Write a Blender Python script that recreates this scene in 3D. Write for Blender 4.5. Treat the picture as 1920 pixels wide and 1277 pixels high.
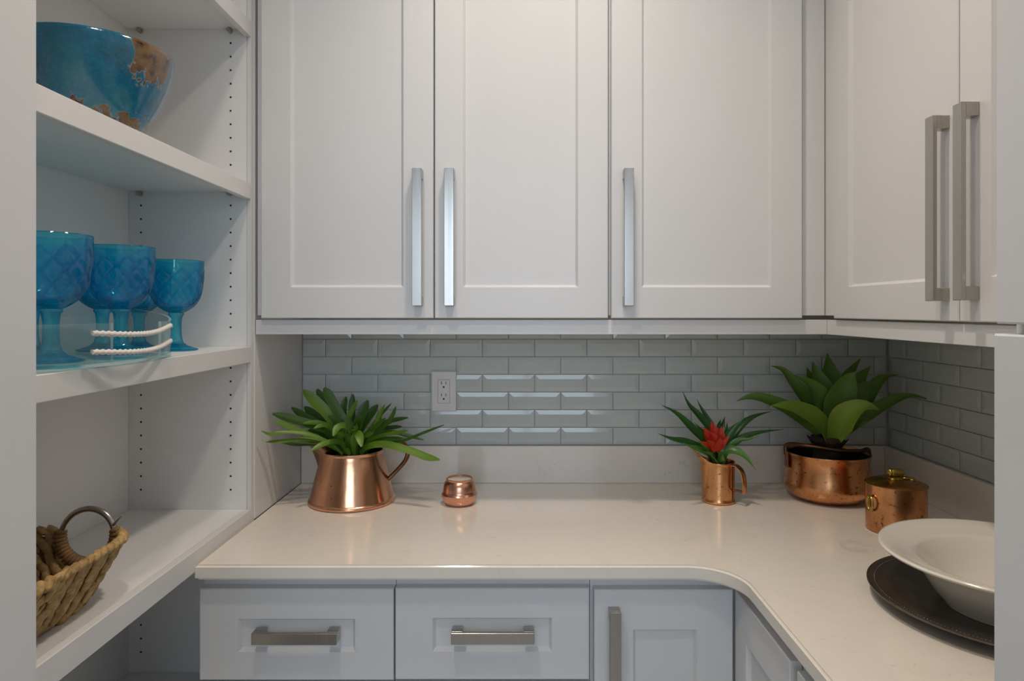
import bpy, bmesh, math, random
from mathutils import Vector, Matrix, noise
random.seed(7)
C = bpy.context.scene.collection
for o in list(bpy.data.objects): bpy.data.objects.remove(o)
PI = math.pi
EYE = 1.40            # camera height; heights below are given relative to it with Z()
F = 1250.0; VX, VY = 978.0, 582.0

# ------------------------------------------------------------------ camera, world, light
cd = bpy.data.cameras.new('camera'); cam = bpy.data.objects.new('camera', cd); C.objects.link(cam)
cam.location = (0, 0, EYE); cam.rotation_euler = (PI/2, 0, 0)
cd.sensor_width = 36; cd.lens = F/1920*36
cd.shift_x = -(VX-960)/1920; cd.shift_y = -(638.5-VY)/1920; cd.clip_start = 0.05
bpy.context.scene.camera = cam
sc = bpy.context.scene
sc.view_settings.view_transform = 'Standard'; sc.view_settings.look = 'None'
sc.view_settings.gamma = 1; sc.view_settings.use_curve_mapping = False
sc.view_settings.exposure = 0.05
sc.cycles.transparent_max_bounces = 40; sc.cycles.max_bounces = 12
w = bpy.data.worlds.new('sky'); sc.world = w; w.use_nodes = True
w.node_tree.nodes['Background'].inputs[0].default_value = (0.62, 0.78, 1.0, 1)
w.node_tree.nodes['Background'].inputs[1].default_value = 1.0

def area(name, loc, rot, sx, sy, power, col, shape='RECTANGLE', spread=PI):
    l = bpy.data.lights.new(name, 'AREA'); l.shape = shape; l.size = sx; l.size_y = sy
    l.energy = power; l.color = col; l.spread = spread
    o = bpy.data.objects.new(name, l); C.objects.link(o); o.location = loc; o.rotation_euler = rot
    return o
CEIL = 2.78
area('daylight', (0.0, -2.75, 1.72), (PI/2, 0, 0), 1.9, 1.6, 40, (0.70, 0.84, 1.0))     # day outside the window behind the camera
LAMPS = [(0.10, 1.08, 4.9, 2.1), (-0.34, 0.55, 3.8, 2.4)]
for i, (lx, ly, e, sp) in enumerate(LAMPS):
    area('lamp_light', (lx, ly, CEIL-0.022), (0, 0, 0), 0.13, 0.13, e, (1.0, 0.86, 0.72), 'DISK', sp)

# ------------------------------------------------------------------ helpers
def Z(r): return EYE + r
def at(px, py, Y): return Vector(((px-VX)*Y/F, Y, EYE-(py-VY)*Y/F))

def nodes(m): return m.node_tree.nodes, m.node_tree.links
def mat(name, col, rough=0.5, metal=0.0, **kw):
    m = bpy.data.materials.new(name); m.use_nodes = True
    b = m.node_tree.nodes['Principled BSDF']
    b.inputs['Base Color'].default_value = (*col, 1); b.inputs['Roughness'].default_value = rough
    b.inputs['Metallic'].default_value = metal
    for k, v in kw.items(): b.inputs[k.replace('_', ' ')].default_value = v
    return m
def tex_noise(m, scale, detail=4, rough=0.5, stretch=None, dist=0.0):
    N, L = nodes(m)
    tc = N.new('ShaderNodeTexCoord'); n = N.new('ShaderNodeTexNoise')
    n.inputs['Scale'].default_value = scale; n.inputs['Detail'].default_value = detail
    n.inputs['Roughness'].default_value = rough; n.inputs['Distortion'].default_value = dist
    if stretch:
        mp = N.new('ShaderNodeMapping'); mp.inputs['Scale'].default_value = stretch
        L.new(tc.outputs['Object'], mp.inputs[0]); L.new(mp.outputs[0], n.inputs[0])
    else: L.new(tc.outputs['Object'], n.inputs[0])
    return n
def ramp(m, src, stops):
    N, L = nodes(m); r = N.new('ShaderNodeValToRGB')
    el = r.color_ramp.elements
    while len(el) < len(stops): el.new(0.5)
    for e, (p, c) in zip(el, stops): e.position = p; e.color = (*c, 1) if len(c) == 3 else c
    L.new(src, r.inputs[0]); return r
def bump(m, src, strength=0.2, dist=0.002):
    N, L = nodes(m); b = N.new('ShaderNodeBump')
    b.inputs['Strength'].default_value = strength; b.inputs['Distance'].default_value = dist
    L.new(src, b.inputs['Height']); L.new(b.outputs[0], N['Principled BSDF'].inputs['Normal'])
def set_in(m, sock, src): m.node_tree.links.new(src, m.node_tree.nodes['Principled BSDF'].inputs[sock])
def mixc(m, fac, a, b):
    N, L = nodes(m); x = N.new('ShaderNodeMix'); x.data_type = 'RGBA'
    L.new(fac, x.inputs[0])
    for s, i in ((a, 6), (b, 7)):
        if isinstance(s, tuple): x.inputs[i].default_value = (*s, 1)
        else: L.new(s, x.inputs[i])
    return x.outputs[2]
def math_n(m, op, a, b=None, c=None):
    N, L = nodes(m); x = N.new('ShaderNodeMath'); x.operation = op
    for i, s in enumerate((a, b, c)):
        if s is None: continue
        if isinstance(s, (int, float)): x.inputs[i].default_value = s
        else: L.new(s, x.inputs[i])
    return x.outputs[0]

# ------------------------------------------------------------------ materials
M = {}
m = mat('white_paint', (0.80, 0.795, 0.79), 0.33); n = tex_noise(m, 3.0, 2)
set_in(m, 'Base Color', ramp(m, n.outputs[0], [(0.3, (0.745, 0.745, 0.745)), (0.7, (0.765, 0.765, 0.765))]).outputs[0])
n2 = tex_noise(m, 90, 3); bump(m, n2.outputs[0], 0.03, 0.0004); M['white'] = m
M['panel_white'] = mat('white_melamine', (0.85, 0.855, 0.855), 0.42)
M['wall'] = mat('wall_paint', (0.78, 0.77, 0.75), 0.8)
M['ceiling'] = mat('ceiling_paint', (0.82, 0.81, 0.80), 0.9)
m = mat('pale_oak_floor', (0.5, 0.45, 0.4), 0.4); n = tex_noise(m, 4, 6, 0.6, (1, 8, 1))
set_in(m, 'Base Color', ramp(m, n.outputs[0], [(0.3, (0.52, 0.47, 0.41)), (0.7, (0.66, 0.61, 0.55))]).outputs[0]); M['floor'] = m
m = mat('quartz', (0.80, 0.77, 0.74), 0.10); n = tex_noise(m, 6, 8, 0.62, None, 1.6)
v = ramp(m, n.outputs[0], [(0.28, (0.72, 0.655, 0.58)), (0.36, (0.86, 0.80, 0.715)), (0.55, (0.88, 0.82, 0.735)), (0.75, (0.84, 0.78, 0.70))])
n3 = tex_noise(m, 38, 6, 0.65, (1, 1.6, 1), 1.0)
vein = ramp(m, n3.outputs[0], [(0.30, (1, 1, 1)), (0.36, (0, 0, 0))])
set_in(m, 'Base Color', mixc(m, math_n(m, 'MULTIPLY', vein.outputs[0], 0.4), v.outputs[0], (0.56, 0.52, 0.48))); M['quartz'] = m
m = mat('glass_tile', (0.585, 0.635, 0.62), 0.07, Coat_Weight=0.15, Coat_Roughness=0.02); M['tile'] = m
M['grout'] = mat('grout', (0.50, 0.515, 0.48), 0.9)
m = mat('brushed_nickel', (0.44, 0.415, 0.38), 0.24, 1.0); n = tex_noise(m, 60, 2, 0.5, (1, 1, 0.02))
set_in(m, 'Roughness', ramp(m, n.outputs[0], [(0.3, (0.20,)*3), (0.7, (0.30,)*3)]).outputs[0]); M['nickel'] = m
M['dark'] = mat('dark_hole', (0.02, 0.02, 0.022), 0.8)
M['gap'] = mat('gap_shade_grey', (0.30, 0.29, 0.28), 0.7)
M['plastic'] = mat('outlet_plastic', (0.80, 0.78, 0.77), 0.35)

def copper(name, spots, col=(0.80, 0.40, 0.215), rough=0.20, streak=0.3):
    m = mat(name, col, rough, 1.0)
    n = tex_noise(m, 95, 6, 0.72, None, 0.3)
    sp = ramp(m, n.outputs[0], [(0.30+spots*0.055, (1, 1, 1)), (0.36+spots*0.065, (0, 0, 0))])
    n2 = tex_noise(m, 14, 3, 0.55)
    tone = ramp(m, n2.outputs[0], [(0.3, tuple(c*(1-streak) for c in col)), (0.7, tuple(min(1, c*1.08) for c in col))])
    set_in(m, 'Base Color', mixc(m, sp.outputs[0], tone.outputs[0], (0.10, 0.045, 0.025)))
    set_in(m, 'Roughness', ramp(m, n2.outputs[0], [(0.3, (rough+0.10,)*3), (0.7, (rough,)*3)]).outputs[0])
    n3 = tex_noise(m, 22, 2, 0.5, (1, 1, 0.6)); bump(m, n3.outputs[0], 0.18, 0.004)
    return m
M['copper'] = copper('polished_copper', 0.0, (0.80, 0.42, 0.25), 0.16, 0.15)
M['copper_small'] = copper('rosy_copper', 0.0, (0.78, 0.41, 0.28), 0.18, 0.15)
M['copper_worn'] = copper('worn_copper', 1.0, (0.80, 0.38, 0.17), 0.20, 0.35)
M['copper_spotted'] = copper('spotted_copper', 0.8, (0.80, 0.40, 0.18), 0.20, 0.25)
M['copper_dark'] = copper('tarnished_copper', 1.0, (0.34, 0.16, 0.09), 0.30, 0.5)
M['iron'] = copper('dark_bail', 0.6, (0.17, 0.085, 0.05), 0.4, 0.4)
M['tin'] = mat('blackened_tin', (0.045, 0.03, 0.025), 0.5, 0.6)
M['brass'] = copper('brass', 0.3, (0.60, 0.45, 0.12), 0.25, 0.5)
M['wax'] = mat('white_wax', (0.75, 0.70, 0.62), 0.5)
def leafm(name, c1, c2, rough=0.35, s=9, trans=0.0):
    m = mat(name, c1, rough); n = tex_noise(m, s, 3, 0.5, (1, 1, 1))
    r = ramp(m, n.outputs[0], [(0.3, c1), (0.7, c2)])
    set_in(m, 'Base Color', r.outputs[0]); n2 = tex_noise(m, 120, 2); bump(m, n2.outputs[0], 0.06, 0.001); return m
M['leaf_a'] = leafm('strap_leaf', (0.034, 0.095, 0.007), (0.060, 0.145, 0.010), 0.42)
M['leaf_a2'] = leafm('young_strap_leaf', (0.090, 0.190, 0.012), (0.135, 0.245, 0.016), 0.42)
M['leaf_b'] = leafm('bromeliad_leaf', (0.020, 0.078, 0.014), (0.040, 0.125, 0.022), 0.3)
M['leaf_b2'] = leafm('bromeliad_light_leaf', (0.055, 0.16, 0.025), (0.085, 0.215, 0.035), 0.3)
M['bract'] = leafm('red_bract', (0.50, 0.018, 0.010), (0.68, 0.055, 0.022), 0.4, 30)
M['leaf_c'] = leafm('agave_leaf', (0.092, 0.190, 0.026), (0.135, 0.25, 0.035), 0.5)
M['leaf_c2'] = leafm('agave_light_leaf', (0.165, 0.270, 0.026), (0.22, 0.325, 0.038), 0.5)
M['trunk'] = leafm('dark_fibre', (0.020, 0.012, 0.008), (0.05, 0.03, 0.016), 0.8, 60)
def acrylic(name, centre, rim, body, body_w, rough=0.04, refr=0.0):
    """thin walled tinted plastic: tinted straight transmission, a little scattering body, fresnel gloss"""
    m = bpy.data.materials.new(name); m.use_nodes = True; N, L = nodes(m); N.remove(N['Principled BSDF'])
    lw = N.new('ShaderNodeLayerWeight'); lw.inputs[0].default_value = 0.35
    tint = mixc(m, lw.outputs['Facing'], centre, rim)
    t = N.new('ShaderNodeBsdfTransparent'); L.new(tint, t.inputs[0])
    d = N.new('ShaderNodeBsdfTranslucent'); d.inputs[0].default_value = (*body, 1)
    f = N.new('ShaderNodeBsdfDiffuse'); f.inputs[0].default_value = (*body, 1)
    df = N.new('ShaderNodeMixShader'); df.inputs[0].default_value = 0.5; L.new(d.outputs[0], df.inputs[1]); L.new(f.outputs[0], df.inputs[2])
    x = N.new('ShaderNodeMixShader'); x.inputs[0].default_value = body_w; L.new(t.outputs[0], x.inputs[1]); L.new(df.outputs[0], x.inputs[2])
    if refr:
        av = N.new('ShaderNodeAttribute'); av.attribute_name = 'cut'   # groove shading painted as a deeper tint along the cuts
        tint = mixc(m, math_n(m, 'MULTIPLY', av.outputs['Fac'], 0.75), tint, rim); L.new(tint, t.inputs[0])
        q = N.new('ShaderNodeBsdfRefraction'); q.inputs['IOR'].default_value = 1.22; q.inputs['Roughness'].default_value = 0.02; L.new(tint, q.inputs[0])
        x2 = N.new('ShaderNodeMixShader'); x2.inputs[0].default_value = refr; L.new(x.outputs[0], x2.inputs[1]); L.new(q.outputs[0], x2.inputs[2]); x = x2
    g = N.new('ShaderNodeBsdfGlossy'); g.inputs['Roughness'].default_value = rough; g.inputs[0].default_value = (1, 1, 1, 1)
    fz = math_n(m, 'MULTIPLY_ADD', math_n(m, 'POWER', lw.outputs['Facing'], 4.0), 0.55, 0.045)
    y = N.new('ShaderNodeMixShader'); L.new(fz, y.inputs[0]); L.new(x.outputs[0], y.inputs[1]); L.new(g.outputs[0], y.inputs[2])
    L.new(y.outputs[0], N['Material Output'].inputs[0]); return m
M['blue'] = acrylic('blue_acrylic', (0.38, 0.95, 1.0), (0.02, 0.60, 0.92), (0.0, 0.56, 0.90), 0.19, 0.03, 0.45)
M['clear'] = acrylic('clear_acrylic', (0.97, 0.995, 0.99), (0.80, 0.92, 0.91), (0.8, 0.9, 0.9), 0.03)
M['edge_glow'] = acrylic('acrylic_edge_glow', (0.85, 0.95, 0.94), (0.7, 0.88, 0.88), (0.82, 0.92, 0.92), 0.55)  # milky body colour paints the bright glow of the wall edges
M['rope'] = mat('white_rope', (0.80, 0.77, 0.74), 0.8)
M['china'] = mat('white_china', (0.86, 0.82, 0.73), 0.16, Coat_Weight=0.4)
m = mat('dark_pewter', (0.12, 0.105, 0.095), 0.27, 0.85); n = tex_noise(m, 20, 4)
set_in(m, 'Base Color', ramp(m, n.outputs[0], [(0.3, (0.13, 0.113, 0.10)), (0.7, (0.19, 0.165, 0.145))]).outputs[0]); M['pewter'] = m
def straw(name, a, b):
    m = mat(name, a, 0.6); n = tex_noise(m, 70, 4, 0.6, (1, 1, 1.5), 0.4)
    n4 = tex_noise(m, 24, 3, 0.6)
    r = ramp(m, n.outputs[0], [(0.25, a), (0.75, b)])
    set_in(m, 'Base Color', mixc(m, ramp(m, n4.outputs[0], [(0.42, (0, 0, 0)), (0.7, (0.55,)*3)]).outputs[0], r.outputs[0], (0.13, 0.07, 0.025)))
    bump(m, n.outputs[0], 0.4, 0.002); return m
M['straw'] = straw('seagrass', (0.26, 0.145, 0.045), (0.70, 0.47, 0.19))
M['straw_dark'] = straw('seagrass_strap', (0.20, 0.105, 0.035), (0.33, 0.185, 0.07))
M['weave_shade'] = mat('basket_shadow_core', (0.10, 0.055, 0.022), 0.9)
# glazed bowl: turquoise with bronze runs near the rim and the foot
m = mat('turquoise_glaze', (0.0, 0.2, 0.3), 0.13, Coat_Weight=0.5)
N, L = nodes(m)
nA = tex_noise(m, 11, 5, 0.6); nB = tex_noise(m, 160, 3, 0.6)
base = ramp(m, nA.outputs[0], [(0.32, (0.001, 0.075, 0.135)), (0.5, (0.001, 0.125, 0.255)), (0.68, (0.002, 0.165, 0.245))])
speck = ramp(m, nB.outputs[0], [(0.45, (0, 0, 0)), (0.72, (0.35,)*3)])
blue = mixc(m, speck.outputs[0], base.outputs[0], (0.02, 0.27, 0.36))
tc = N.new('ShaderNodeTexCoord'); sep = N.new('ShaderNodeSeparateXYZ'); L.new(tc.outputs['Object'], sep.inputs[0])
def dist_to(p, scale):
    s = N.new('ShaderNodeVectorMath'); s.operation = 'SUBTRACT'; L.new(tc.outputs['Object'], s.inputs[0]); s.inputs[1].default_value = p
    k = N.new('ShaderNodeVectorMath'); k.operation = 'MULTIPLY'; L.new(s.outputs[0], k.inputs[0]); k.inputs[1].default_value = scale
    l = N.new('ShaderNodeVectorMath'); l.operation = 'LENGTH'; L.new(k.outputs[0], l.inputs[0]); return l.outputs['Value']
nC = tex_noise(m, 42, 2.5, 0.5); nD = tex_noise(m, 85, 2, 0.5)
off = math_n(m, 'MULTIPLY', math_n(m, 'SUBTRACT', nC.outputs[0], 0.5), 0.075)
off2 = math_n(m, 'MULTIPLY', math_n(m, 'SUBTRACT', nD.outputs[0], 0.5), 0.03)
offs = math_n(m, 'ADD', off, off2)
d1 = math_n(m, 'ADD', dist_to((0.120, -0.022, 0.150), (1.0, 1.0, 0.9)), offs)
d2 = math_n(m, 'ADD', sep.outputs['Z'], math_n(m, 'MULTIPLY', offs, 1.3))
k1 = math_n(m, 'SUBTRACT', 0.046, d1); k2 = math_n(m, 'SUBTRACT', 0.036, d2)
k = math_n(m, 'MAXIMUM', k1, k2)
inside = ramp(m, math_n(m, 'MULTIPLY_ADD', k, 30, 0.5), [(0.47, (0, 0, 0)), (0.53, (1, 1, 1))])
edge = ramp(m, math_n(m, 'MULTIPLY_ADD', k, 30, 0.5), [(0.40, (0, 0, 0)), (0.47, (1, 1, 1)), (0.54, (0, 0, 0))])
nE = tex_noise(m, 60, 3)
bronze = ramp(m, nE.outputs[0], [(0.33, (0.022, 0.010, 0.006)), (0.46, (0.13, 0.068, 0.026)), (0.7, (0.20, 0.115, 0.042))])
c1 = mixc(m, inside.outputs[0], blue, bronze.outputs[0])
set_in(m, 'Base Color', mixc(m, math_n(m, 'MULTIPLY', edge.outputs[0], 0.6), c1, (0.34, 0.36, 0.33)))
bump(m, math_n(m, 'SUBTRACT', nB.outputs[0], inside.outputs[0]), 0.15, 0.002); M['glaze'] = m
m = bpy.data.materials.new('window_glass'); m.use_nodes = True; N, L = nodes(m); N.remove(N['Principled BSDF'])
t = N.new('ShaderNodeBsdfTransparent'); g = N.new('ShaderNodeBsdfGlossy'); g.inputs['Roughness'].default_value = 0.02
mx = N.new('ShaderNodeMixShader'); mx.inputs[0].default_value = 0.06
L.new(t.outputs[0], mx.inputs[1]); L.new(g.outputs[0], mx.inputs[2]); L.new(mx.outputs[0], N['Material Output'].inputs[0]); M['pane'] = m
m = mat('lamp_lens', (1, 0.95, 0.85), 0.4); m.node_tree.nodes['Principled BSDF'].inputs['Emission Color'].default_value = (1, 0.8, 0.6, 1)
m.node_tree.nodes['Principled BSDF'].inputs['Emission Strength'].default_value = 6; M['lens'] = m

# ------------------------------------------------------------------ mesh tools
def add_box(bm, x0, x1, y0, y1, z0, z1, bev=0.0, seg=1):
    b2 = bmesh.new()
    vs = [b2.verts.new((x, y, z)) for x in (x0, x1) for y in (y0, y1) for z in (z0, z1)]
    for f in ((0, 1, 3, 2), (4, 6, 7, 5), (0, 4, 5, 1), (2, 3, 7, 6), (0, 2, 6, 4), (1, 5, 7, 3)): b2.faces.new([vs[i] for i in f])
    if bev: bmesh.ops.bevel(b2, geom=b2.edges[:], offset=bev, segments=seg, affect='EDGES', clamp_overlap=True)
    me = bpy.data.meshes.new('t'); b2.to_mesh(me); b2.free(); bm.from_mesh(me); bpy.data.meshes.remove(me)
def box_bm(*a, **k):
    bm = bmesh.new(); add_box(bm, *a, **k); return bm
def add_lathe(bm, prof, seg=48, mod=None, closed=False, center=(0, 0, 0)):
    rings = []; cx, cy, cz = center
    for (r, z) in prof:
        if r < 1e-6: rings.append([bm.verts.new((cx, cy, cz+z))]); continue
        ring = []
        for i in range(seg):
            a = 2*PI*i/seg; rr, zz = (mod(a, r, z) if mod else (r, z))
            ring.append(bm.verts.new((cx+rr*math.cos(a), cy+rr*math.sin(a), cz+zz)))
        rings.append(ring)
    pairs = list(zip(rings, rings[1:])) + ([(rings[-1], rings[0])] if closed else [])
    for A, B in pairs:
        if len(A) == 1 and len(B) == 1: continue
        for i in range(seg):
            j = (i+1) % seg
            if len(A) == 1: bm.faces.new((A[0], B[j], B[i]))
            elif len(B) == 1: bm.faces.new((A[i], A[j], B[0]))
            else: bm.faces.new((A[i], A[j], B[j], B[i]))
def lathe_bm(prof, **k):
    bm = bmesh.new(); add_lathe(bm, prof, **k); return bm
def smooth_path(pts, n):
    P = [Vector(p) for p in pts]
    if len(P) == 2: return [P[0].lerp(P[1], i/n) for i in range(n+1)]
    Q = [2*P[0]-P[1]] + P + [2*P[-1]-P[-2]]; out = []
    segs = len(P)-1
    for i in range(n+1):
        t = i/n*segs; k = min(int(t), segs-1); u = t-k
        a, b, c, d = Q[k:k+4]
        out.append(0.5*((2*b)+(c-a)*u+(2*a-5*b+4*c-d)*u*u+(3*b-a-3*c+d)*u**3))
    return out
def add_sweep(bm, pts, rad, n=16, seg=8, flat=1.0, hint=(0, 1, 0), twist=None, closed=False):
    P = smooth_path(pts, n) if not closed else [Vector(p) for p in pts]
    rings = []; cnt = len(P)
    for i, p in enumerate(P):
        if closed: T = (P[(i+1) % cnt]-P[i-1]).normalized()
        else: T = (P[min(i+1, cnt-1)]-P[max(i-1, 0)]).normalized()
        A = Vector(hint).cross(T)
        if A.length < 1e-4: A = Vector((1, 0, 0)).cross(T)
        A.normalize(); B = T.cross(A)
        t = i/(cnt-1); r = rad(t) if callable(rad) else rad
        ring = []
        for j in range(seg):
            a = 2*PI*j/seg; rr = r*(1+(twist(t, a) if twist else 0))
            ring.append(bm.verts.new(p+A*rr*math.cos(a)*flat+B*rr*math.sin(a)))
        rings.append(ring)
    rng = range(cnt) if closed else range(cnt-1)
    for i in rng:
        A, B = rings[i], rings[(i+1) % cnt]
        for j in range(seg): bm.faces.new((A[j], A[(j+1) % seg], B[(j+1) % seg], B[j]))
    if not closed:
        bm.faces.new(rings[0][::-1]); bm.faces.new(rings[-1])
def sweep_bm(*a, **k):
    bm = bmesh.new(); add_sweep(bm, *a, **k); return bm
def add_blob(bm, mtx, seg=7, rings=5):
    r0 = bmesh.ops.create_uvsphere(bm, u_segments=seg, v_segments=rings, radius=1.0, matrix=mtx)
def smooth(me, angle=40):
    for p in me.polygons: p.use_smooth = True
    try: me.set_sharp_from_angle(angle=math.radians(angle))
    except Exception: pass
def obj(name, bm, m, parent=None, sm=False, loc=None):
    if isinstance(bm, bpy.types.Mesh): me = bm
    else:
        bmesh.ops.recalc_face_normals(bm, faces=bm.faces[:])
        me = bpy.data.meshes.new(name); bm.to_mesh(me); bm.free(); me.materials.append(m)
        if sm: smooth(me, sm if sm is not True else 40)
    o = bpy.data.objects.new(name, me); C.objects.link(o)
    if parent: o.parent = parent
    if loc: o.location = loc
    return o
def tag(o, label=None, cat=None, group=None, kind=None):
    if label: o['label'] = label
    if cat: o['category'] = cat
    if group: o['group'] = group
    if kind: o['kind'] = kind
    return o
def thing(name, label, cat, loc=(0, 0, 0), rz=0, group=None):
    o = bpy.data.objects.new(name, None); C.objects.link(o); o.empty_display_size = 0.05
    o.location = loc; o.rotation_euler = (0, 0, rz); return tag(o, label, cat, group)
def struct(name, bm, m, **k): return tag(obj(name, bm, m, **k), kind='structure')

# ------------------------------------------------------------------ room shell
XL, XR, YB, YF = -0.955, 1.069, 1.943, -2.30
struct('floor', box_bm(XL-0.1, XR+0.1, YF-0.1, YB+0.1, -0.05, 0), M['floor'])
struct('ceiling', box_bm(XL-0.1, XR+0.1, YF-0.1, YB+0.1, CEIL, CEIL+0.05), M['ceiling'])
wall_back = struct('wall_back', box_bm(XL-0.1, XR+0.1, YB, YB+0.1, 0, CEIL), M['grout'])
struct('wall_left', box_bm(XL-0.1, XL, YF, YB, 0, CEIL), M['wall'])
wall_right = struct('wall_right', box_bm(XR, XR+0.1, YF, YB, 0, CEIL), M['grout'])
bm = bmesh.new(); wx0, wx1, wz0, wz1 = -0.82, 0.92, 1.06, 2.42
add_box(bm, XL-0.1, XR+0.1, YF-0.1, YF, 0, wz0); add_box(bm, XL-0.1, XR+0.1, YF-0.1, YF, wz1, CEIL)
add_box(bm, XL-0.1, wx0, YF-0.1, YF, wz0, wz1); add_box(bm, wx1, XR+0.1, YF-0.1, YF, wz0, wz1)
struct('wall_front', bm, M['wall'])
bm = bmesh.new()
for a in ((wx0, wx0+.06, wz0, wz1), (wx1-.06, wx1, wz0, wz1), (wx0, wx1, wz0, wz0+.06), (wx0, wx1, wz1-.06, wz1), (0.03, 0.07, wz0, wz1), (wx0, wx1, 1.63, 1.67)):
    add_box(bm, a[0], a[1], YF-0.07, YF-0.03, a[2], a[3])
win = struct('window_1', bm, M['white'])
obj('pane', box_bm(wx0, wx1, YF-0.053, YF-0.048, wz0, wz1), M['pane'], win)
struct('trim_left', box_bm(XL, -0.493, 0.50, 0.68, 0, CEIL, bev=0.003), M['white'])

# ------------------------------------------------------------------ wall tiles (bevelled glass subway)
TW, TH, G = 0.1519, 0.05134, 0.0022
tile_cache = {}
def tile_mesh(wd, ht, bl, br):
    key = (round(wd, 4), round(ht, 4), bl, br)
    if key in tile_cache: return tile_cache[key]
    bm = bmesh.new(); b = 0.0125; hw, hh = wd/2, ht/2
    def ring(x0, x1, z0, z1, y): return [bm.verts.new(p) for p in ((x0, y, z0), (x1, y, z0), (x1, y, z1), (x0, y, z1))]
    A = ring(-hw, hw, -hh, hh, 0); B = ring(-hw, hw, -hh, hh, -0.0035)
    x0 = -hw+(b if bl and wd > 2*b+.004 else 0.0006); x1 = hw-(b if br and wd > 2*b+.004 else 0.0006)
    zz = min(b, ht*0.4)
    D = ring(x0, x1, -hh+zz, hh-zz, -0.0057)
    for P, Q in ((A, B), (B, D)):
        for i in range(4): bm.faces.new((P[i], P[(i+1) % 4], Q[(i+1) % 4], Q[i]))
    bm.faces.new(D); bm.faces.new(A[::-1])
    bmesh.ops.recalc_face_normals(bm, faces=bm.faces[:])
    me = bpy.data.meshes.new('tile'); bm.to_mesh(me); bm.free(); me.materials.append(M['tile'])
    tile_cache[key] = me; return me
def lay(wall, u0, u1, joint, place, rot, hole=None):
    for r in range(7):
        zt = Z(-0.0836-(r-1)*TH); zb = zt-TH
        if r == 0: zt = Z(-0.036)
        j = joint + (0 if r % 2 else TW/2); j -= math.ceil((j-u0)/TW)*TW
        while j < u1:
            a, b = max(j, u0), min(j+TW, u1)
            if b-a > 0.012:
                me = tile_mesh(b-a-G, zt-zb-G, a == j, b == j+TW)
                o = obj('tile', me, None, wall); u = (a+b)/2
                o.location = place(u, (zt+zb)/2); o.rotation_euler = (0.0, 0, rot)
                o.rotation_euler.x = random.uniform(-.0015, .0015); 
            j += TW
lay(wall_back, -0.636, 1.060, -0.5697, lambda u, z: (u, YB-0.0005, z), 0)
lay(wall_right, -1.934, -0.60, -1.848, lambda u, z: (XR-0.0005, -u, z), -PI/2)

# ------------------------------------------------------------------ cabinet fronts
def add_frame(bm, x0, x1, z0, z1, ix0, ix1, iz0, iz1, t, s=0.006, dep=0.009):
    """shaker frame: front at y=-t, back at y=0, sloped step down to the panel"""
    def ring(a, b, c, d, y): return [bm.verts.new(p) for p in ((a, y, c), (b, y, c), (b, y, d), (a, y, d))]
    e = 0.0018
    R = [ring(x0, x1, z0, z1, 0), ring(x0, x1, z0, z1, -t+e), ring(x0+e, x1-e, z0+e, z1-e, -t), ring(ix0, ix1, iz0, iz1, -t),
         ring(ix0+s, ix1-s, iz0+s, iz1-s, -t+dep), ring(ix0+s, ix1-s, iz0+s, iz1-s, -0.004), ]
    for P, Q in zip(R, R[1:]):
        for i in range(4): bm.faces.new((P[i], P[(i+1) % 4], Q[(i+1) % 4], Q[i]))
    P, Q = R[-1], R[0]
    for i in range(4): bm.faces.new((P[i], P[(i+1) % 4], Q[(i+1) % 4], Q[i]))
def pull_bm(L, vertical, wd=0.0225, so=0.0285, th=0.0075, lg=0.022):
    """square bar pull; base plane y=0, bar at y=-so"""
    bm = bmesh.new(); h = wd/2; B = 0.0008
    def bx(u0, u1, y0, y1, v0, v1):
        if vertical: add_box(bm, v0, v1, y0, y1, u0, u1, bev=B)
        else: add_box(bm, u0, u1, y0, y1, v0, v1, bev=B)
    bx(-L/2, L/2, -so, -so+th, -h, h)
    bx(-L/2, -L/2+lg, -so+th-0.0005, 0, -h, h); bx(L/2-lg, L/2, -so+th-0.0005, 0, -h, h)
    return bm
def front(cab, kind, x0, x1, z0, z1, st, handle=None, t=0.020, inset=None, handle_label=None):
    """a door or drawer front on a cabinet, local coordinates; handle = (x, z, length, vertical)"""
    ix0, ix1, iz0, iz1 = inset or (x0+st, x1-st, z0+st, z1-st)
    bm = bmesh.new(); add_frame(bm, x0, x1, z0, z1, ix0, ix1, iz0, iz1, t)
    f = obj(kind, bm, M['white'], cab)
    f.location = (0, -0.0015, 0)
    obj('panel', box_bm(ix0+.006, ix1-.006, -t+0.009, -0.005, iz0+.006, iz1-.006), M['white'], f)
    if handle:
        hx, hz, L, vert = handle
        h = obj('handle', pull_bm(L, vert), M['nickel'], f, loc=(hx, -t, hz))
        if handle_label: tag(h, handle_label)
    return f

TOP = 2.44
# --- uppers on the back wall: carcass front at y=1.601, door faces at about 1.58
UY = 1.6015; ub = Z(-0.020)
def upper(label, x0, x1, group=None):
    t = thing('upper_cabinet', label, 'cabinet', (0, UY, Z(-0.012)))
    zc = -0.0
    bm = bmesh.new(); add_box(bm, x0, x1, 0, YB-UY-0.010, 0, TOP-Z(-0.012))
    obj('carcass', bm, M['white'], t); return t
H0, H1 = 0.3315+0.012, 0.011+0.012
hc, hl = (H0+H1)/2, H0-H1
dz0, dz1 = -0.0065, TOP-Z(-0.012)-0.004
u1 = upper('double door white shaker wall cabinet above the leafy copper jug', -0.634, 0.2085)
front(u1, 'door', -0.6180, -0.2092, dz0, dz1, 0.07, (-0.2443, hc, hl, True), inset=(-0.548, -0.280, dz0+.073, dz1-.07))
front(u1, 'door', -0.2058, 0.2048, dz0, dz1, 0.07, (-0.1693, hc, hl, True), inset=(-0.139, 0.134, dz0+.073, dz1-.07))
u2 = upper('single door white shaker wall cabinet above the red bromeliad', 0.2095, 0.7255)
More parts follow.
